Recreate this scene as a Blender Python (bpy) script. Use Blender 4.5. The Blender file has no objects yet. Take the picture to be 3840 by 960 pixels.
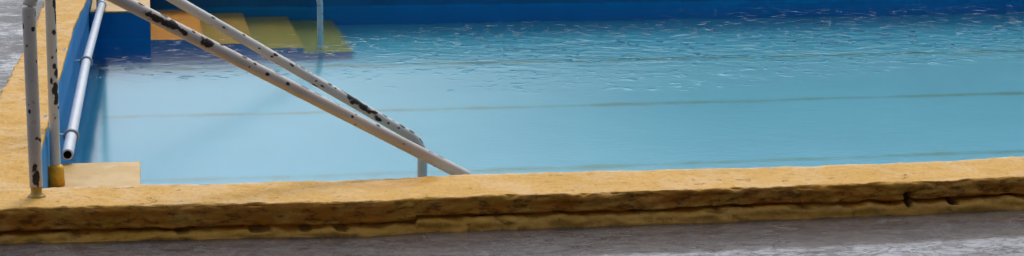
import bpy, math, random
from mathutils import Vector, noise as mn
random.seed(7)
scene = bpy.context.scene
COL = scene.collection
R = math.radians

# ------------------------------------------------------------------ helpers
def link(name, verts, faces, mat=None, parent=None, smooth=True):
    me = bpy.data.meshes.new(name)
    me.from_pydata([tuple(v) for v in verts], [], faces)
    me.update()
    if smooth:
        for p in me.polygons:
            p.use_smooth = True
    o = bpy.data.objects.new(name, me)
    COL.objects.link(o)
    if mat:
        me.materials.append(mat)
    if parent:
        o.parent = parent
        o.matrix_parent_inverse = parent.matrix_world.inverted()
    return o

def empty(name, loc):
    o = bpy.data.objects.new(name, None)
    COL.objects.link(o)
    o.location = loc
    o.empty_display_size = 0.1
    bpy.context.view_layer.update()
    return o

def tag(o, label=None, cat=None, group=None, kind=None):
    for k, v in (('label', label), ('category', cat), ('group', group), ('kind', kind)):
        if v:
            o[k] = v

def attr(o, name, vals):
    a = o.data.attributes.new(name, 'FLOAT', 'POINT')
    a.data.foreach_set('value', vals)

def fbm(x, y, z, s=1.0, o=4):
    return mn.fractal(Vector((x*s, y*s, z*s)), 1.0, 2.0, o)

def lerp(pts, t):
    if t <= pts[0][0]:
        return pts[0][1]
    for (a, va), (b, vb) in zip(pts, pts[1:]):
        if t <= b:
            f = (t-a)/(b-a)
            f = f*f*(3-2*f)
            return va+(vb-va)*f
    return pts[-1][1]

def box(name, lo, hi, mat, parent=None, bev=0.004):
    (x0, y0, z0), (x1, y1, z1) = lo, hi
    v = [(x, y, z) for z in (z0, z1) for y in (y0, y1) for x in (x0, x1)]
    f = [(0, 2, 3, 1), (4, 5, 7, 6), (0, 1, 5, 4), (2, 6, 7, 3), (0, 4, 6, 2), (1, 3, 7, 5)]
    o = link(name, v, f, mat, parent, smooth=False)
    if bev:
        m = o.modifiers.new('bevel', 'BEVEL')
        m.width = bev
        m.segments = 3
    return o

def fillet(path, rad):
    """path of corner points, radius per inner corner -> dense polyline"""
    out = [Vector(path[0])]
    for i in range(1, len(path)-1):
        p, a, b = Vector(path[i]), Vector(path[i-1]), Vector(path[i+1])
        da, db = (a-p).normalized(), (b-p).normalized()
        ang = da.angle(db)
        t = rad/math.tan(ang/2)
        c = p+(da+db).normalized()*(rad/math.sin(ang/2))
        s, e = p+da*t-c, p+db*t-c
        for k in range(0, 15):
            f = k/14
            w = s.lerp(e, f).normalized()*rad
            out.append(c+w)
    out.append(Vector(path[-1]))
    res = [out[0]]
    for a, b in zip(out, out[1:]):
        n = max(1, int((b-a).length/0.005))
        for k in range(1, n+1):
            res.append(a.lerp(b, k/n))
    return res

def sweep(name, pts, rad, mat, parent, seg=32, chips=(), seed=0.0, caps=(True, True), rough=0.0):
    """round tube along pts; chips = (point, half length, half angle, angle 0 = near side, 90 = top)"""
    n = len(pts)
    verts, vals = [], []
    S = 0.0
    arc = []
    for i in range(n):
        if i:
            S += (pts[i]-pts[i-1]).length
        arc.append(S)
    cs = []
    for (cp, hl, ha, an) in chips:
        cp = Vector(cp)
        k = min(range(n), key=lambda i: (pts[i]-cp).length)
        cs.append((arc[k], hl, R(ha), R(an)))
    for i in range(n):
        T = (pts[min(i+1, n-1)]-pts[max(i-1, 0)]).normalized()
        side = Vector((0, -1, 0))
        side = (side-T*side.dot(T)).normalized()
        up = T.cross(side)
        if up.z < -0.2 or (abs(up.z) <= 0.2 and up.x < 0):
            up = -up
        r = rad(arc[i]) if callable(rad) else rad
        for j in range(seg):
            a = 2*math.pi*j/seg
            p = pts[i]+(side*math.cos(a)+up*math.sin(a))*r
            nz = fbm(p.x+seed, p.y*1.0, p.z, 38, 3)
            v = -1.0
            for (s0, hl, ha, an) in cs:
                ds = (arc[i]-s0)/hl
                if abs(ds) > 2.5:
                    continue
                da = (a-an+math.pi) % (2*math.pi)-math.pi
                v = max(v, 1.0-ds*ds-(da/ha)**2)
            nz2 = max(0, fbm(p.x*2+seed, p.y, p.z*2, 16, 3)-.28)*1.6+fbm(p.x, p.y+seed, p.z, 90, 2)*.25
            vals.append(max(v, -1.0+nz2*1.4)+nz*1.25)
            if rough:
                p = p+(side*math.cos(a)+up*math.sin(a))*rough*fbm(p.x, p.y, p.z+seed, 60, 2)
            verts.append(p)
    faces = []
    for i in range(n-1):
        for j in range(seg):
            k = (j+1) % seg
            faces.append((i*seg+j, i*seg+k, (i+1)*seg+k, (i+1)*seg+j))
    if caps[0]:
        faces.append(tuple(range(seg-1, -1, -1)))
    if caps[1]:
        faces.append(tuple((n-1)*seg+j for j in range(seg)))
    o = link(name, verts, faces, mat, parent)
    attr(o, 'chip', vals)
    return o

def lathe(name, prof, loc, axis, mat, parent, seg=32):
    """prof = (distance along axis, radius)"""
    ax = Vector(axis).normalized()
    u = ax.orthogonal().normalized()
    w = ax.cross(u)
    verts, faces = [], []
    for (h, r) in prof:
        for j in range(seg):
            a = 2*math.pi*j/seg
            verts.append(Vector(loc)+ax*h+(u*math.cos(a)+w*math.sin(a))*r)
    n = len(prof)
    for i in range(n-1):
        for j in range(seg):
            k = (j+1) % seg
            faces.append((i*seg+j, i*seg+k, (i+1)*seg+k, (i+1)*seg+j))
    return link(name, verts, faces, mat, parent)

# ------------------------------------------------------------------ node helper
class NT:
    def __init__(self, name):
        self.m = bpy.data.materials.new(name)
        self.m.use_nodes = True
        self.t = self.m.node_tree
        self.t.nodes.clear()
        self.out = self.n('ShaderNodeOutputMaterial')
    def n(self, typ, **kw):
        nd = self.t.nodes.new(typ)
        for k, v in kw.items():
            setattr(nd, k, v)
        return nd
    def l(self, a, b):
        self.t.links.new(a, b)
    def sock(self, node, key, val):
        s = node.inputs[key]
        if isinstance(val, bpy.types.NodeSocket):
            self.l(val, s)
        elif isinstance(val, (tuple, list)) and s.type == 'RGBA' and len(val) == 3:
            s.default_value = (*val, 1)
        else:
            s.default_value = val
    def coord(self, scale=(1, 1, 1), loc=(0, 0, 0), rot=(0, 0, 0)):
        g = self.n('ShaderNodeNewGeometry')
        mp = self.n('ShaderNodeMapping')
        mp.inputs['Scale'].default_value = scale
        mp.inputs['Location'].default_value = loc
        mp.inputs['Rotation'].default_value = rot
        self.l(g.outputs['Position'], mp.inputs['Vector'])
        return mp.outputs['Vector']
    def noise(self, scale, detail=4, rough=0.55, vec=None, dist=0.0):
        nd = self.n('ShaderNodeTexNoise')
        nd.inputs['Scale'].default_value = scale
        nd.inputs['Detail'].default_value = detail
        nd.inputs['Roughness'].default_value = rough
        nd.inputs['Distortion'].default_value = dist
        self.l(vec if vec is not None else self.coord(), nd.inputs['Vector'])
        return nd.outputs['Fac']
    def ramp(self, fac, a, b, lo=0.0, hi=1.0):
        nd = self.n('ShaderNodeMapRange', clamp=True)
        nd.interpolation_type = 'SMOOTHSTEP'
        self.sock(nd, 'Value', fac)
        nd.inputs['From Min'].default_value = a
        nd.inputs['From Max'].default_value = b
        nd.inputs['To Min'].default_value = lo
        nd.inputs['To Max'].default_value = hi
        return nd.outputs['Result']
    def mix(self, fac, a, b):
        nd = self.n('ShaderNodeMix', data_type='RGBA')
        self.sock(nd, 0, fac)
        self.sock(nd, 6, a)
        self.sock(nd, 7, b)
        return nd.outputs[2]
    def math(self, op, a, b=0.0, c=0.0):
        nd = self.n('ShaderNodeMath', operation=op)
        self.sock(nd, 0, a)
        self.sock(nd, 1, b)
        self.sock(nd, 2, c)
        return nd.outputs[0]
    def at(self, name):
        nd = self.n('ShaderNodeAttribute', attribute_name=name)
        return nd.outputs['Fac']
    def bump(self, h, strength=1.0, dist=0.01, prev=None):
        nd = self.n('ShaderNodeBump')
        nd.inputs['Strength'].default_value = strength
        nd.inputs['Distance'].default_value = dist
        self.l(h, nd.inputs['Height'])
        if prev is not None:
            self.l(prev, nd.inputs['Normal'])
        return nd.outputs['Normal']
    def bsdf(self, color, rough=0.5, normal=None, **kw):
        b = self.n('ShaderNodeBsdfPrincipled')
        self.sock(b, 'Base Color', color)
        self.sock(b, 'Roughness', rough)
        if normal is not None:
            self.l(normal, b.inputs['Normal'])
        for k, v in kw.items():
            self.sock(b, k.replace('_', ' '), v)
        self.l(b.outputs[0], self.out.inputs['Surface'])
        return b
    def xyz(self):
        g = self.n('ShaderNodeNewGeometry')
        s = self.n('ShaderNodeSeparateXYZ')
        self.l(g.outputs['Position'], s.inputs[0])
        return s.outputs

# ------------------------------------------------------------------ materials
def m_curb():
    t = NT('ochre_plaster_paint')
    big = t.noise(2.6, 5)
    mid = t.noise(11, 6, .65, vec=t.coord((0.8, 1.1, 1)), dist=.4)
    fine = t.noise(48, 5, .65, vec=t.coord((0.7, 1.2, 1)))
    c = t.mix(t.ramp(big, .36, .62), (.55, .30, .040), (.60, .345, .075))
    c = t.mix(t.ramp(mid, .48, .75, 0, .55), c, (.61, .38, .12))
    c = t.mix(t.ramp(mid, .26, .44, .6, 0), c, (.44, .235, .035))
    c = t.mix(t.ramp(fine, .56, .70, 0, .5), c, (.30, .155, .03))
    grit = t.noise(75, 6, .75, vec=t.coord((1, .45, 1)))
    c = t.mix(t.ramp(grit, .52, .66, 0, .45), c, (.28, .15, .04))
    c = t.mix(t.ramp(grit, .34, .46, .35, 0), c, (.70, .50, .24))
    nick = t.ramp(t.noise(17, 7, .75, vec=t.coord((.7, .8, 1)), dist=1.2), .60, .66, 0, .75)
    c = t.mix(nick, c, (.17, .075, .015))
    # pale lip on the pool side
    pale_lip = t.math('MULTIPLY', t.at('lip'), t.ramp(t.noise(26, 4), .38, .55))
    c = t.mix(pale_lip, c, (.66, .64, .57))
    # splash grime plus shade painted into the outer face, flaked in places
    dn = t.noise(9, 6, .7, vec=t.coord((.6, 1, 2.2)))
    dirt_shade = t.math('MULTIPLY', t.at('dirt_shade'), t.ramp(dn, .30, .60, .12, 1))
    c = t.mix(dirt_shade, c, (.40, .125, .002))
    d2 = t.math('MULTIPLY', t.at('dirt_shade'), t.ramp(t.noise(24, 5, .7, vec=t.coord((.55, 1, 1.6))), .50, .64, 0, .9))
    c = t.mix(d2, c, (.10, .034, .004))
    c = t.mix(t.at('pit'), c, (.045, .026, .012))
    st = t.math('MULTIPLY', t.at('stain'), t.ramp(t.noise(18, 4), .3, .6, .4, 1))
    c = t.mix(st, c, (.46, .215, .006))
    wet = t.ramp(t.noise(5.5, 5, .6, dist=.5), .48, .60)
    h = t.math('ADD', t.math('MULTIPLY', t.noise(22, 6, .65, vec=t.coord((.8, 1.1, 1)), dist=.4), 1.0),
               t.math('SUBTRACT', t.math('MULTIPLY', grit, .35), t.math('MULTIPLY', nick, .5)))
    n = t.bump(h, .6, .009)
    t.bsdf(c, t.ramp(wet, 0, 1, .62, .46), n, Specular_IOR_Level=t.ramp(wet, 0, 1, .2, .27))
    return t.m

def m_ochre_step(base, alt):
    t = NT('ochre_step_paint')
    c = t.mix(t.ramp(t.noise(7, 5), .38, .62), base, alt)
    c = t.mix(t.ramp(t.noise(38, 5, .65), .55, .72, 0, .45), c, (.32, .18, .05))
    t.bsdf(c, .5, t.bump(t.noise(60, 4), .4, .004))
    return t.m

def m_blue(base, alt, band=None):
    t = NT('blue_pool_paint')
    c = t.mix(t.ramp(t.noise(2.2, 5), .35, .65), base, alt)
    c = t.mix(t.ramp(t.noise(30, 5), .62, .8, 0, .2), c, (.06, .26, .42))
    if band:                                          # darker, greyer blue above the water line
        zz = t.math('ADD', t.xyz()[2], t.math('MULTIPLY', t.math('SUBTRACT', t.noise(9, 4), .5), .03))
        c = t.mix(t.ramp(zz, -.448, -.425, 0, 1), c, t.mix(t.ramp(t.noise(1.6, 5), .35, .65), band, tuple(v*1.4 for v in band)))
    t.bsdf(c, .55, t.bump(t.noise(20, 5), .35, .004), Specular_IOR_Level=.15)
    return t.m

def m_floor():
    t = NT('pale_blue_floor_paint')
    x, y, z = t.xyz()
    c = t.mix(t.ramp(t.noise(1.1, 5), .35, .65), (.23, .63, .75), (.27, .67, .78))
    wob = t.math('MULTIPLY', t.math('SUBTRACT', t.noise(1.4, 5, vec=t.coord((1, 0, 0))), .5), .10)
    yy = t.math('ADD', y, wob)
    d = None
    for yk in (1.45, 2.96, 4.56, 6.12):
        e = t.math('ABSOLUTE', t.math('SUBTRACT', yy, yk))
        d = e if d is None else t.math('MINIMUM', d, e)
    wv = t.noise(2.3, 6, .7, vec=t.coord((1, .25, 1)))
    wd = t.ramp(wv, .3, .7, .010, .036)
    line = t.ramp(t.math('SUBTRACT', d, wd), -.012, .028, 1, 0)
    line = t.math('MULTIPLY', line, t.ramp(wv, .30, .62, .5, 1))
    c = t.mix(t.math('MULTIPLY', line, t.ramp(y, 5.6, 5.9, 0, .7)), c, (.04, .10, .05))
    c = t.mix(t.math('MULTIPLY', line, .9), c, (.15, .27, .11))
    # painted blue border where the floor meets the left wall
    edge = t.math('ADD', x, t.math('MULTIPLY', t.math('SUBTRACT', t.noise(13, 5, .7), .5), .07))
    c = t.mix(t.ramp(edge, .06, .10, 1, 0), c, (.03, .22, .36))
    spk = t.ramp(t.noise(3.3, 2, .4, vec=t.coord((1, .6, 1))), .76, .79)
    c = t.mix(t.math('MULTIPLY', spk, .5), c, (.12, .22, .26))
    t.bsdf(c, .6)
    return t.m

def m_water():
    t = NT('pool_water')
    x, y, z = t.xyz()
    # wind: calm by the near left corner, ruffled to the right and along the far side
    gust = t.math('SUBTRACT', t.noise(.7, 4, .55, vec=t.coord((.7, 1, 1), (3.1, 0.4, 0))), .5)
    band = t.math('ADD', t.math('ADD', y, t.math('MULTIPLY', x, -.08)), t.math('MULTIPLY', gust, 2.4))
    a1 = t.math('MULTIPLY', t.ramp(band, 3.9, 5.2), t.ramp(t.math('ADD', y, t.math('MULTIPLY', x, -.16)), 5.9, 6.7, 1, .10))
    a1 = t.math('MAXIMUM', a1, t.math('MULTIPLY', t.ramp(t.math('ADD', x, t.math('MULTIPLY', gust, 2.0)), 3.4, 5.0, 0, .6), t.ramp(y, 5.2, 6.2)))
    a2 = t.ramp(t.math('ADD', x, t.math('MULTIPLY', gust, 2.0)), 1.4, 3.6, .25, 1)
    a3 = t.ramp(t.math('ADD', x, t.math('MULTIPLY', gust, 2.4)), 2.2, 4.5, 0, .03)
    amp = t.math('MAXIMUM', t.math('MULTIPLY', a1, a2), a3)
    rip = t.noise(6.5, 3, .5, vec=t.coord((.75, 1.0, 1)), dist=.6)
    fleck = t.ramp(t.noise(13, 3, .55, vec=t.coord((.95, .8, 1), (5.2, 1.1, 0)), dist=.3), .56, .74)
    fine = t.noise(30, 2, .5, vec=t.coord((.8, 1, 1)))
    clus = t.ramp(t.noise(1.9, 4, .6, vec=t.coord((.7, 1, 1), (0, 7, 0))), .40, .62, .15, 1.3)
    fa = t.math('MULTIPLY', t.math('MULTIPLY', fleck, clus), t.math('MULTIPLY', t.math('SUBTRACT', t.math('MULTIPLY', a1, a2), .05), 1.7))
    h = t.math('MULTIPLY', rip, t.math('MULTIPLY', t.math('ADD', amp, t.ramp(x, .8, 3.0, .05, .09)), .30))
    h = t.math('ADD', h, t.math('MAXIMUM', fa, 0.0))
    h = t.math('ADD', h, t.math('MULTIPLY', fine, .02))
    nrm = t.bump(h, 1.0, .016)
    b = t.bsdf((1, 1, 1), .125, nrm, IOR=1.333, Transmission_Weight=1.0)
    va = t.n('ShaderNodeVolumeAbsorption')
    va.inputs['Color'].default_value = (.28, .88, .95, 1)
    va.inputs['Density'].default_value = .85
    t.l(va.outputs[0], t.out.inputs['Volume'])
    return t.m

def m_deck():
    t = NT('wet_concrete')
    a = t.noise(2.0, 6, .6)
    b = t.noise(22, 5, .6)
    c = t.mix(t.ramp(a, .35, .65), (.056, .049, .051), (.092, .080, .082))
    c = t.mix(t.ramp(b, .55, .75, 0, .4), c, (.15, .13, .12))
    c = t.mix(t.ramp(b, .28, .4, .5, 0), c, (.05, .04, .04))
    agg = t.noise(60, 6, .75, vec=t.coord((1, .45, 1)))
    c = t.mix(t.ramp(agg, .54, .68, 0, .55), c, (.22, .20, .20))
    c = t.mix(t.ramp(agg, .32, .44, .6, 0), c, (.02, .018, .018))
    streak = t.noise(20, 6, .7, vec=t.coord((.5, 1.1, 1)), dist=1.0)
    crack = t.noise(10, 7, .7, vec=t.coord((.55, 1.2, 1)), dist=1.2)
    vein = t.ramp(t.math('ABSOLUTE', t.math('SUBTRACT', crack, .5)), .0, .030, 1, 0)
    dry = t.ramp(t.xyz()[1], -.2, 1.5, 0, .06)
    wet = t.ramp(t.math('SUBTRACT', t.math('ADD', t.math('MULTIPLY', a, .5), t.math('MULTIPLY', streak, .5)), dry), .38, .54)
    wet = t.math('MULTIPLY', wet, t.math('SUBTRACT', 1.0, t.math('MULTIPLY', vein, .75)))
    c = t.mix(t.math('MULTIPLY', vein, .6), c, (.035, .03, .03))
    n = t.bump(t.math('ADD', t.math('ADD', streak, t.math('MULTIPLY', agg, .25)), t.math('MULTIPLY', vein, -.4)), .5, .006)
    t.bsdf(c, t.ramp(wet, 0, 1, .42, .10), n, Specular_IOR_Level=t.ramp(wet, 0, 1, .25, .5), Coat_Weight=t.math('MULTIPLY', wet, .72), Coat_Roughness=.07)
    return t.m

def m_rail(base, alt, dark=(.022, .018, .018)):
    t = NT('chipped_white_paint')
    c = t.mix(t.ramp(t.noise(6, 5), .35, .65), base, alt)
    c = t.mix(t.ramp(t.noise(48, 5, .7), .58, .72, 0, .55), c, (.30, .25, .20))
    ch = t.math('ADD', t.at('chip'), t.math('MULTIPLY', t.math('SUBTRACT', t.noise(105, 5, .7, dist=.8), .5), 1.5))
    halo = t.ramp(ch, .02, .30)
    c = t.mix(t.math('MULTIPLY', halo, .55), c, (.34, .22, .14))
    k = t.ramp(ch, .34, .42)
    rust = t.mix(t.ramp(t.noise(90, 3), .5, .7), dark, (.05, .035, .028))
    c = t.mix(k, c, rust)
    hh = t.math('SUBTRACT', t.math('MULTIPLY', t.noise(120, 3), .15), t.math('MULTIPLY', k, .6))
    t.bsdf(c, t.ramp(k, 0, 1, .35, .65), t.bump(hh, .6, .002))
    return t.m

def m_flat(name, c, rough=.45, alt=None, scale=20):
    t = NT(name)
    col = t.mix(t.ramp(t.noise(scale, 5), .4, .65), c, alt or tuple(v*.75 for v in c))
    t.bsdf(col, rough, t.bump(t.noise(80, 4), .3, .002))
    return t.m

M_curb = m_curb()
M_land = m_ochre_step((.49, .295, .065), (.56, .37, .13))
M_tread = m_ochre_step((.95, .40, .001), (.92, .42, .003))
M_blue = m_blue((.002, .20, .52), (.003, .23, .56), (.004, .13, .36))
M_bluel = m_blue((.018, .19, .47), (.024, .22, .52))
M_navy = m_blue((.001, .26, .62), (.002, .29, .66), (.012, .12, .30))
M_floor = m_floor()
M_water = m_water()
M_deck = m_deck()
M_rail_a = m_rail((.53, .49, .47), (.62, .58, .55))
M_rail_b = m_rail((.60, .60, .58), (.68, .67, .63))
M_pole = m_rail((.50, .60, .66), (.58, .66, .70))
M_pvc = m_flat('grey_plastic_pipe', (.66, .70, .77), .35, (.60, .64, .71), 6)
M_clamp = m_flat('grey_clamp_metal', (.34, .38, .42), .4)
M_dark = m_flat('dark_pipe_bore', (.02, .02, .025), .8)
M_orange = m_flat('orange_rust_paint', (.85, .46, .02), .5, (.66, .27, .012), 30)
M_yellow = m_flat('yellow_ochre_paint', (.50, .33, .06), .45, (.36, .22, .04), 45)
M_cap = m_flat('pinkish_plaster', (.62, .48, .38), .6)

# ------------------------------------------------------------------ numbers
ZW, ZF, ZL, ZD = -0.443, -1.32, -0.245, -0.115      # water, floor, landing, deck
W, XR = 7.926, 15.0
YS = 6.394                                         # front of the far steps
WN = 1.497                                         # width of the near steps
left_edge = [(-1, -.052), (2.0, -.052), (2.5, -.046), (3.9, -.038), (4.5, -.024), (4.85, -.008), (5.3, .002), (8.2, .004)]
left_out = [(-1, -.31), (1.9, -.293), (2.3, -.28), (3.15, -.26), (4.1, -.249), (5.1, -.25), (9, -.25)]
near_out = [(-.4, -.325), (-.01, -.306), (.25, -.322), (.5, -.335), (.7, -.342), (.92, -.366), (1.12, -.372), (1.235, -.352),
            (1.56, -.348), (1.87, -.358), (2.16, -.352), (2.6, -.352), (3.05, -.346), (3.5, -.318), (5, -.335), (16, -.335)]
near_in = [(-.4, .0), (.32, -.008), (.65, -.018), (1.0, -.026), (1.22, -.022), (1.46, .003), (1.62, .006), (2.1, -.011),
           (2.75, -.028), (3.2, -.018), (3.66, .03), (5, 0), (16, 0)]

# ------------------------------------------------------------------ ground
def deck_z(x, y):
    return ZD
dv, df = [], []
X0, X1, Y0, Y1 = -.19, XR+.22, -.25, W+.22          # hole edges hidden under the curb
xs = [-250, X0, X1, 250]
ys = [-250, Y0, Y1, 250]
for y in ys:
    for x in xs:
        dv.append((x, y, ZD))
for j in range(3):
    for i in range(3):
        if not (i == 1 and j == 1):
            a = j*4+i
            df.append((a, a+1, a+5, a+4))
deck = link('pool_deck', dv, df, M_deck, smooth=False)
tag(deck, 'wet grey concrete deck with puddles around the pool', 'deck', kind='structure')

# ------------------------------------------------------------------ basin
basin = empty('pool_basin', (XR/2, W/2, ZF))
tag(basin, 'sunken pool basin with blue painted walls and pale blue floor', 'pool basin', kind='thing')
box('pool_floor', (-.30, -.30, ZF-.25), (XR+.3, W+.3, ZF), M_floor, basin, 0)
# left wall follows the wavy inner line of the curb
lv, lf = [], []
NY, NZ = 240, 22
for i in range(NY+1):
    y = -.02+(W+.02)*i/NY
    for k in range(NZ+1):
        z = ZF-.02+(-.004-(ZF-.02))*k/NZ
        top = max(0, 1-(-.004-z)/.25)
        x = -.05+(lerp(left_edge, y)+.05)*(.45+.55*top) + .004*fbm(y, z, 1.3, 5, 3)
        if z > -.016:
            x -= .010
        lv.append((x, y, z))
for i in range(NY):
    for k in range(NZ):
        a = i*(NZ+1)+k
        lf.append((a, a+1, a+NZ+2, a+NZ+1))
n0 = len(lv)
for i in range(NY+1):                                # back skin so the wall is solid
    y = -.02+(W+.02)*i/NY
    lv.append((-.19, y, -.018)); lv.append((-.19, y, ZF-.02))
for i in range(NY):
    a, b = n0+2*i, n0+2*i+2
    lf.append((a, a+1, b+1, b))
    lf.append((i*(NZ+1)+NZ, a, b, (i+1)*(NZ+1)+NZ))
link('pool_wall', lv, lf, M_bluel, basin)
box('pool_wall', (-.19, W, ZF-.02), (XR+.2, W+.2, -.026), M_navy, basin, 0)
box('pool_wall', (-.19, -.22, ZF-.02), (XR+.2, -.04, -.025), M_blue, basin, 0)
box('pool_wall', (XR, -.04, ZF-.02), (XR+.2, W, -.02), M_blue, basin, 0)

# ------------------------------------------------------------------ water
link('pool_water', [(-.12, -.12, ZW), (XR+.1, -.12, ZW), (XR+.1, W+.1, ZW), (-.12, W+.1, ZW),
                    (-.12, -.12, ZF-.12), (XR+.1, -.12, ZF-.12), (XR+.1, W+.1, ZF-.12), (-.12, W+.1, ZF-.12)],
     [(0, 1, 2, 3), (7, 6, 5, 4), (0, 4, 5, 1), (1, 5, 6, 2), (2, 6, 7, 3), (3, 7, 4, 0)], M_water, smooth=False)
tag(bpy.data.objects['pool_water'], 'clear blue pool water with small wind ripples', 'water', kind='structure')

# ------------------------------------------------------------------ curb
curb = empty('pool_curb', (1.5, -.17, ZD))
tag(curb, 'rough ochre painted concrete curb running round the edge of the pool', 'curb')

pits = [(3.03, -.062, .018, .026, 1.0), (3.207, -.077, .022, .010, .9), (-.03, -.108, .03, .012, .4), (.45, -.092, .03, .010, .35),
        (.705, -.09, .045, .012, .55), (.86, -.088, .025, .012, .5), (.98, -.088, .03, .012, .5), (.10, -.098, .02, .010, .4),
        (2.3, -.08, .04, .007, .5), (2.62, -.078, .05, .007, .5), (3.42, -.05, .02, .008, .3)]
def near_profile(x):
    yo, yi = lerp(near_out, x), lerp(near_in, x)
    yo += .008*fbm(x, 3.3, 0, 7, 5)
    yi += .006*fbm(x, 7.7, 0, 9, 5)
    cn = mn.noise(Vector((x*1.7, 4.2, 0)))
    cd = max(.0, .018+.012*cn+.014*mn.noise(Vector((x*9, 1.1, 0))))
    if .66 < x < 1.05:
        cd *= .25
    cz = -.072+.008*mn.noise(Vector((x*2.2, 9, 0)))+.005*mn.noise(Vector((x*13, 3, 0)))*1.7+(.010 if x > 1.24 else -.004)
    lo = .013+.007*mn.noise(Vector((x*3.1, 2.4, 0)))+.004*mn.noise(Vector((x*17, 5.4, 0)))
    P = []
    def add(y, z, ny, nz, a, lip=0, dirt_shade=0):
        P.append((y, z, ny, nz, a, lip, dirt_shade))
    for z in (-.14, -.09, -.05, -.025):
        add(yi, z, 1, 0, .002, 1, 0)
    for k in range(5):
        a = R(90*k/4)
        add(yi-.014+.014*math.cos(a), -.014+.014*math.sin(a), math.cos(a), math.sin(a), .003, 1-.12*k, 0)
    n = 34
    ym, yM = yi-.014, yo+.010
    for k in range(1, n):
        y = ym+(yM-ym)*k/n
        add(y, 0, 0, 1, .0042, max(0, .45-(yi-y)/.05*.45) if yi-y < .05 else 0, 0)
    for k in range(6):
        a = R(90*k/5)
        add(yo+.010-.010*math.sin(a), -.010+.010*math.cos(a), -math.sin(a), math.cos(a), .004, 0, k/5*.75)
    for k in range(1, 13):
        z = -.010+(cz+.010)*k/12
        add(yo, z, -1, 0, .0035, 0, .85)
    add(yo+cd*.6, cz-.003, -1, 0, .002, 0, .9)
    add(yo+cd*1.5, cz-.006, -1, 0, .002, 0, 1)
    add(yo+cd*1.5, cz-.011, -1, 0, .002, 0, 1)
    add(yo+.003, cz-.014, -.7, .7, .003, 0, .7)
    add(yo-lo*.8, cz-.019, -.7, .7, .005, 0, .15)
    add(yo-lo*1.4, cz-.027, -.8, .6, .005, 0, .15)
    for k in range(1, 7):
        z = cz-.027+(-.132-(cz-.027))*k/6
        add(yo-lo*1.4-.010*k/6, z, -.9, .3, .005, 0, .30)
    return P
def xstations(a, b, fine0, fine1, d):
    xs, x = [], a
    while x < b:
        xs.append(x)
        x += d if fine0 <= x < fine1 else .08
    xs.append(b)
    return xs
xs = xstations(-.30, XR+.3, -.35, 4.2, .008)
cv, lip, dirt_shade, pit, stain, cf = [], [], [], [], [], []
for x in xs:
    prof = near_profile(x)
    NP = len(prof)
    for (y, z, ny, nz, a, lp, dt) in prof:
        d = a*(fbm(x, y, z, 11, 4)*.9+fbm(x*.7, y*1.3, z, 36, 3)*.6)
        if ny < -.05 and z > -.012:
            d -= .011*max(0, mn.noise(Vector((x*15, 8.8, 0)))-.12)*2.2
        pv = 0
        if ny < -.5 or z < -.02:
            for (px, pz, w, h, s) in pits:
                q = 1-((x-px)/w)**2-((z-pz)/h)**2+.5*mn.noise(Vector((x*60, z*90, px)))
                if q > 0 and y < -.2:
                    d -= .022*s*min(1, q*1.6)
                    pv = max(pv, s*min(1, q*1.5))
            if x < 1.235 and z < -.012 and y < -.2 and z > -.078:
                d += .004
            fine = fbm(x*.7, z*2.2, 5.5, 16, 4)
            if y < -.2:
                d += .010*fine*(1 if x > 1.7 else .3 if z > -.06 else .9)
                if x > 1.5 or z < -.07:
                    d += .007*(abs(mn.noise(Vector((x*5, z*42, 2.2))))-.2)
        q = 1-((x-1.27)/.11)**2-((y+.05)/.10)**2
        q2 = 1-((x-1.16)/.16)**2-((y+.15)/.07)**2
        stain.append(max(0, min(1, max(q*1.8, q2*.9))))
        cv.append((x, y+ny*d, z+nz*d))
        lip.append(lp if y > -.08 else 0); dirt_shade.append(dt); pit.append(pv)
for i in range(len(xs)-1):
    for k in range(NP-1):
        a = i*NP+k
        cf.append((a, a+1, a+NP+1, a+NP))
cf.append(tuple(range(NP)))
cf.append(tuple((len(xs)-1)*NP+k for k in range(NP-1, -1, -1)))
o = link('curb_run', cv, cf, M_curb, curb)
for nme, v in (('lip', lip), ('dirt_shade', dirt_shade), ('pit', pit), ('stain', stain)):
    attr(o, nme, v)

def left_profile(y):
    xo, xi = lerp(left_out, y), lerp(left_edge, y)
    xo += .012*fbm(y, 13.3, 0, 8, 5)
    xi += .003*fbm(y, 17.7, 0, 6, 3)
    P = []
    for z in (-.02, -.012):
        P.append((xi-.004, z, 1, 0, .001))
    for k in range(4):
        a = R(90*k/3)
        P.append((xi-.010+.008*math.cos(a), -.010+.008*math.sin(a), math.cos(a), math.sin(a), .001))
    for k in range(1, 24):
        P.append((xi-.010+(xo+.012-xi+.010)*k/24, -.002, 0, 1, .0045))
    for k in range(5):
        a = R(90*k/4)
        P.append((xo+.012-.012*math.sin(a), -.014+.012*math.cos(a), -math.sin(a), math.cos(a), .006))
    for k in range(1, 6):
        P.append((xo-.004*k, -.014-.025*k, -1, 0, .006))
    return P
ysl, y = [], -.02
while y < W+.02:
    ysl.append(y); y += .012
cv, cf = [], []
for y in ysl:
    prof = left_profile(y); NP = len(prof)
    for (x, z, nx, nz, a) in prof:
        d = a*(fbm(x, y, z, 9, 4)*1.1+fbm(x*1.3, y*.8, z, 30, 3)*.9)
        cv.append((x+nx*d, y, z+nz*d))
for i in range(len(ysl)-1):
    for k in range(NP-1):
        a = i*NP+k
        cf.append((a, a+NP, a+NP+1, a+1))
o = link('curb_run', cv, cf, M_curb, curb)
for nme in ('lip', 'dirt_shade', 'pit', 'stain'):
    attr(o, nme, [0.0]*len(cv))
o = box('curb_run', (-.25, W-.01, -.024), (XR+.3, W+.30, 0), M_curb, curb, .012)
o = box('curb_run', (XR-.01, .01, -.13), (XR+.30, W-.02, -.001), M_curb, curb, .012)

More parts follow.
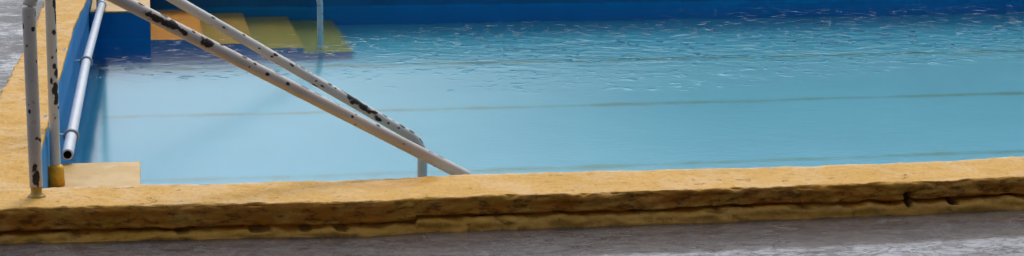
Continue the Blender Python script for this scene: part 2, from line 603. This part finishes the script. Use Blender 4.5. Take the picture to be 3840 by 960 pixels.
# ------------------------------------------------------------------ steps
def steps(name, label, y0, y1, x_left, runs, tops, mtop, mbody):
    e = empty(name, (1.0, (y0+y1)/2, ZF))
    tag(e, label, 'steps', 'steps in the pool corners')
    x = x_left
    for i, (xr, zt) in enumerate(zip(runs, tops)):
        box('riser_block', (x, y0+.002, ZF-.03), (xr, y1+.03, zt-.012), mbody, e, 0)
        box('landing' if i == 0 else 'tread', (x-(.001 if i else 0), y0, zt-.014), (xr+.002, y1+.03, zt), mtop[0] if i == 0 else mtop[1], e, .005)
        x = xr+.0005
    return e
tops = [ZL, -.455, -.66, -.865, -1.07]
steps('pool_steps', 'ochre topped steps at the near corner with only the dry landing showing', -.05, WN, -.06,
      [.308, .65, .99, 1.33, 1.67], tops, (M_land, M_tread), M_land)
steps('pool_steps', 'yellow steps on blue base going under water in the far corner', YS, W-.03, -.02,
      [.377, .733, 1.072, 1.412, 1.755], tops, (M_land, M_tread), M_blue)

# ------------------------------------------------------------------ handrails
def handrail(label, base, top, end, foot, mat, chips_p, chips_r, seed, rad=.0212):
    e = empty('handrail', base)
    tag(e, label, 'handrail', 'handrails beside the pool steps')
    full = fillet([base, top, end, foot], .118)
    ks = next(i for i, p in enumerate(full) if p.z > top[2]-.16)
    sweep('post', full[:ks+1], rad, mat, e, chips=chips_p, seed=seed, rough=.0004)
    sweep('sloping_rail', full[ks:], rad, mat, e, chips=chips_r, seed=seed+5, rough=.0004)
    return e

near_p = [((-.033, -.15, .575), .010, 28, 25), ((-.032, -.15, .08), .045, 38, 8), ((-.032, -.15, .30), .008, 12, -30),
          ((-.033, -.15, .47), .006, 14, 60), ((-.033, -.15, .63), .012, 16, 80)]
near_r = [((.399, -.117, .606), .05, 40, 10), ((.41, -.117, .60), .03, 25, 75), ((.445, -.107, .574), .045, 42, 30), ((.485, -.098, .543), .012, 24, 0),
          ((.50, -.095, .53), .010, 20, 60), ((.558, -.082, .502), .032, 48, 22), ((.60, -.075, .48), .008, 20, 80), ((.681, -.057, .436), .020, 26, 62), ((.715, -.049, .416), .010, 20, 55),
          ((.70, -.052, .425), .006, 14, 0), ((.798, -.032, .367), .035, 13, 82), ((.83, -.025, .345), .009, 18, 20), ((.76, -.04, .39), .007, 16, 15),
          ((.882, -.015, .312), .03, 14, 78), ((.93, -.005, .29), .022, 10, 85), ((1.0, .005, .25), .012, 10, 84), ((1.149, .038, .167), .009, 20, 70),
          ((1.06, .02, .21), .005, 14, 20), ((1.38, .083, .038), .045, 14, 80), ((1.25, .06, .11), .006, 14, 10), ((.33, -.13, .63), .012, 22, 70)]
handrail('thick greyish pink handrail with dark chips, nearest the camera with yellow foot', (-.031, -.15, .036), (-.035, -.15, .832),
         (1.535, .112, -.056), (1.54, .115, -1.07), M_rail_a, near_p, near_r, 1.0, .0222)
far_p = [((-.023, 1.1, .50), .045, 30, 60), ((-.023, 1.1, .44), .03, 22, 70), ((-.023, 1.1, .384), .011, 26, 35), ((-.023, 1.1, .31), .012, 18, 60), ((-.025, 1.1, .248), .018, 30, 30),
         ((-.025, 1.1, .215), .028, 30, 45), ((-.025, 1.1, .28), .010, 22, 0), ((-.025, 1.1, .16), .035, 40, 25), ((-.025, 1.1, .118), .030, 34, 45), ((-.025, 1.1, .08), .008, 18, 70),
         ((-.025, 1.1, .19), .02, 20, -10)]
far_r = [((.54, 1.1, .47), .012, 18, 70), ((.614, 1.1, .431), .014, 20, 50), ((.66, 1.1, .40), .008, 14, 10), ((.732, 1.1, .353), .010, 18, 60), ((.80, 1.1, .31), .007, 16, 10), ((.86, 1.1, .272), .009, 18, 40),
         ((.924, 1.1, .23), .014, 20, 30), ((.97, 1.1, .21), .018, 14, 76), ((1.03, 1.1, .17), .008, 22, 10), ((1.087, 1.1, .135), .018, 26, 60), ((1.06, 1.1, .15), .01, 14, -10),
         ((1.14, 1.1, .10), .03, 22, 78), ((1.19, 1.1, .07), .045, 40, 45), ((1.235, 1.1, .04), .05, 48, 20), ((1.276, 1.1, .01), .032, 34, -10),
         ((1.309, 1.1, .0), .014, 20, 75), ((1.345, 1.1, -.02), .012, 18, 72), ((1.38, 1.1, -.04), .016, 22, 66), ((1.42, 1.1, -.07), .018, 20, 70),
         ((1.455, 1.1, -.11), .02, 18, 60), ((1.33, 1.1, -.01), .008, 16, 0)]
rb = handrail('handrail with long dark bare patch, bending straight down into the water', (-.026, 1.1, ZL), (-.022, 1.1, .805),
              (1.472, 1.1, -.107), (1.475, 1.1, -1.07), M_rail_b, far_p, far_r, 9.0, .0208)
rc = handrail('pale blue grey handrail whose single post stands in the far steps', (.05, 6.52, ZL), (.05, 6.52, .66),
              (1.537, 6.5, -.165), (1.534, 6.5, -1.07), M_pole, [], [((1.53, 6.5, -.3), .01, 14, 60)], 17.0, .0205)
# painted feet
ra = [q for q in bpy.data.objects if q.name == 'handrail'][0]
lathe('foot_sleeve', [(0, .001), (0, .030), (.004, .031), (.007, .026), (.014, .0185), (.030, .0185), (.038, .0195), (.038, .001)],
      (-.031, -.15, .0), (0, 0, 1), M_yellow, ra)
lathe('foot_collar', [(0, .001), (0, .036), (.045, .0345), (.072, .033), (.080, .031), (.088, .0215), (.088, .001)],
      (-.026, 1.1, ZL), (0, 0, 1), M_orange, rb)
lathe('foot_collar', [(0, .001), (0, .031), (.07, .029), (.085, .0215), (.085, .001)], (.05, 6.52, ZL), (0, 0, 1), M_orange, rc)

# ------------------------------------------------------------------ pipe along the left wall
pipe = empty('drain_pipe', (.02, 4.0, ZL))
tag(pipe, 'light grey plastic pipe with open end lying along the left pool wall', 'pipe')
pp = [Vector((.006, 1.515, -.205)), Vector((.018, 4.0, -.205)), Vector((.056, 6.45, -.2085))]
pts = []
for i in range(101):
    t_ = i/100
    if t_ < .5:
        pts.append(pp[0].lerp(pp[1], t_*2))
    else:
        pts.append(pp[1].lerp(pp[2], t_*2-1))
# smooth the middle
for _ in range(30):
    pts = [pts[0]]+[(pts[i-1]+pts[i]*2+pts[i+1])/4 for i in range(1, 100)]+[pts[-1]]
sweep('pipe_tube', pts, .0245, M_pvc, pipe, caps=(False, True))
ax = (pts[1]-pts[0]).normalized()
lathe('pipe_bore', [(-.0005, .0246), (-.0005, .0175), (.35, .0175), (.35, .001)], pts[0], ax, M_dark, pipe)
lathe('pipe_end_ring', [(.0, .0245), (-.002, .0240), (-.002, .0176)], pts[0], ax, M_pvc, pipe)
for yc in (1.92, 4.02):
    c = min(pts, key=lambda p: abs(p.y-yc))
    cl = lathe('clamp', [(-.012, .0247), (-.012, .032), (-.006, .0355), (.006, .0355), (.012, .032), (.012, .0247)], c, ax, M_clamp, pipe)
    xw = lerp(left_edge, c.y)
    box('clamp_strap', (xw-.02, c.y-.010, c.z+.006), (c.x-.012, c.y+.010, c.z+.012), M_clamp, cl, .001)
lathe('coupling', [(-.03, .0247), (-.03, .0300), (-.024, .0335), (.016, .0335), (.02, .030), (.02, .001)], pts[-1], (0, 1, 0), M_pvc, pipe)
lathe('end_cap', [(.0202, .027), (.055, .026), (.066, .020), (.07, .001)], pts[-1], (0, 1, 0), M_cap, pipe)

# ------------------------------------------------------------------ light
SUN_EL, SUN_AZ = 58, 22                       # azimuth from +y towards +x
w = bpy.data.worlds.new('World')
scene.world = w
w.use_nodes = True
nt = w.node_tree
nt.nodes.clear()
def wn(t, **k):
    n = nt.nodes.new(t)
    for a, b in k.items():
        setattr(n, a, b)
    return n
out = wn('ShaderNodeOutputWorld')
bg = wn('ShaderNodeBackground')
sky = wn('ShaderNodeTexSky', sky_type='NISHITA')
sky.sun_disc = False
sky.sun_elevation = R(SUN_EL)
sky.sun_rotation = R(SUN_AZ)
sky.dust_density = 5.0
sky.air_density = 1.0
hs = wn('ShaderNodeHueSaturation')
hs.inputs['Saturation'].default_value = .55
nt.links.new(sky.outputs[0], hs.inputs['Color'])
tc = wn('ShaderNodeTexCoord')
mp = wn('ShaderNodeMapping')
mp.inputs['Scale'].default_value = (1, 1, 2.2)
nt.links.new(tc.outputs['Generated'], mp.inputs['Vector'])
nz = wn('ShaderNodeTexNoise')
nz.inputs['Scale'].default_value = 1.7
nz.inputs['Detail'].default_value = 5
nt.links.new(mp.outputs[0], nz.inputs['Vector'])
rr = wn('ShaderNodeMapRange')
rr.inputs['From Min'].default_value = .3
rr.inputs['From Max'].default_value = .7
rr.inputs['To Min'].default_value = .35
rr.inputs['To Max'].default_value = .95
nt.links.new(nz.outputs['Fac'], rr.inputs['Value'])
mx = wn('ShaderNodeMix', data_type='RGBA')
mx.inputs[7].default_value = (7.3, 7.8, 8.7, 1)
nt.links.new(rr.outputs[0], mx.inputs[0])
nt.links.new(hs.outputs[0], mx.inputs[6])
sp = wn('ShaderNodeSeparateXYZ')
nt.links.new(tc.outputs['Generated'], sp.inputs[0])
br = wn('ShaderNodeMapRange', interpolation_type='SMOOTHSTEP')      # unseen sky, dimmed behind to darken the curb face, brightened ahead
br.inputs['From Min'].default_value = -.7
br.inputs['From Max'].default_value = .95
br.inputs['To Min'].default_value = .36
br.inputs['To Max'].default_value = 1.85
nt.links.new(sp.outputs['Y'], br.inputs['Value'])
ml = wn('ShaderNodeVectorMath', operation='SCALE')
nt.links.new(mx.outputs[2], ml.inputs[0])
nt.links.new(br.outputs[0], ml.inputs['Scale'])
def wr(src, a, b, lo, hi):
    m = wn('ShaderNodeMapRange', interpolation_type='SMOOTHSTEP')
    for k, v in zip(('From Min', 'From Max', 'To Min', 'To Max'), (a, b, lo, hi)):
        m.inputs[k].default_value = v
    nt.links.new(src, m.inputs['Value'])
    return m.outputs[0]
def wm(op, a, b):
    m = wn('ShaderNodeMath', operation=op)
    for k, v in enumerate((a, b)):
        if isinstance(v, float):
            m.inputs[k].default_value = v
        else:
            nt.links.new(v, m.inputs[k])
    return m.outputs[0]
low_dim = wm('MULTIPLY', wr(sp.outputs['Z'], .20, .25, 1, 0), wr(sp.outputs['X'], .03, .31, .22, .88))   # low sky dimming, added to darken the water's reflections
fac = wm('SUBTRACT', 1.0, low_dim)
ml2 = wn('ShaderNodeVectorMath', operation='SCALE')
nt.links.new(ml.outputs[0], ml2.inputs[0])
nt.links.new(fac, ml2.inputs['Scale'])
nt.links.new(ml2.outputs[0], bg.inputs['Color'])
bg.inputs['Strength'].default_value = .10
nt.links.new(bg.outputs[0], out.inputs[0])

sl = bpy.data.lights.new('sun', 'SUN')
sl.energy = 1.5
sl.angle = R(20)
sl.color = (1, .95, .88)
so = bpy.data.objects.new('sun', sl)
COL.objects.link(so)
d = Vector((math.sin(R(SUN_AZ))*math.cos(R(SUN_EL)), math.cos(R(SUN_AZ))*math.cos(R(SUN_EL)), math.sin(R(SUN_EL))))
so.rotation_euler = d.to_track_quat('Z', 'Y').to_euler()

# ------------------------------------------------------------------ camera
cd = bpy.data.cameras.new('camera')
co = bpy.data.objects.new('camera', cd)
COL.objects.link(co)
from mathutils import Matrix
Rv = Vector((0.98200722, -0.18846917, 0.01188243))
Uv = Vector((0.02501285, 0.19217972, 0.98104093))
Fv = Vector((0.18717953, 0.96309207, -0.19343602))
mat = Matrix((Rv, Uv, -Fv)).transposed().to_4x4()
mat.translation = Vector((0.34914919, -6.6417327, 1.5))
co.matrix_world = mat
cd.sensor_width = 36
cd.sensor_fit = 'HORIZONTAL'
cd.lens = 36*4792.79/2576
cd.clip_start = .05
cd.clip_end = 2000
scene.camera = co

# ------------------------------------------------------------------ render settings
scene.view_settings.view_transform = 'Standard'
scene.view_settings.look = 'None'
scene.view_settings.gamma = 1
scene.view_settings.exposure = 0.0
scene.view_settings.use_curve_mapping = False
cy = scene.cycles
cy.use_denoising = True
cy.denoising_prefilter = 'ACCURATE'
cy.denoising_input_passes = 'RGB_ALBEDO_NORMAL'
cy.max_bounces = 14
cy.transmission_bounces = 12
cy.caustics_refractive = True
cy.caustics_reflective = True
cy.sample_clamp_indirect = 8
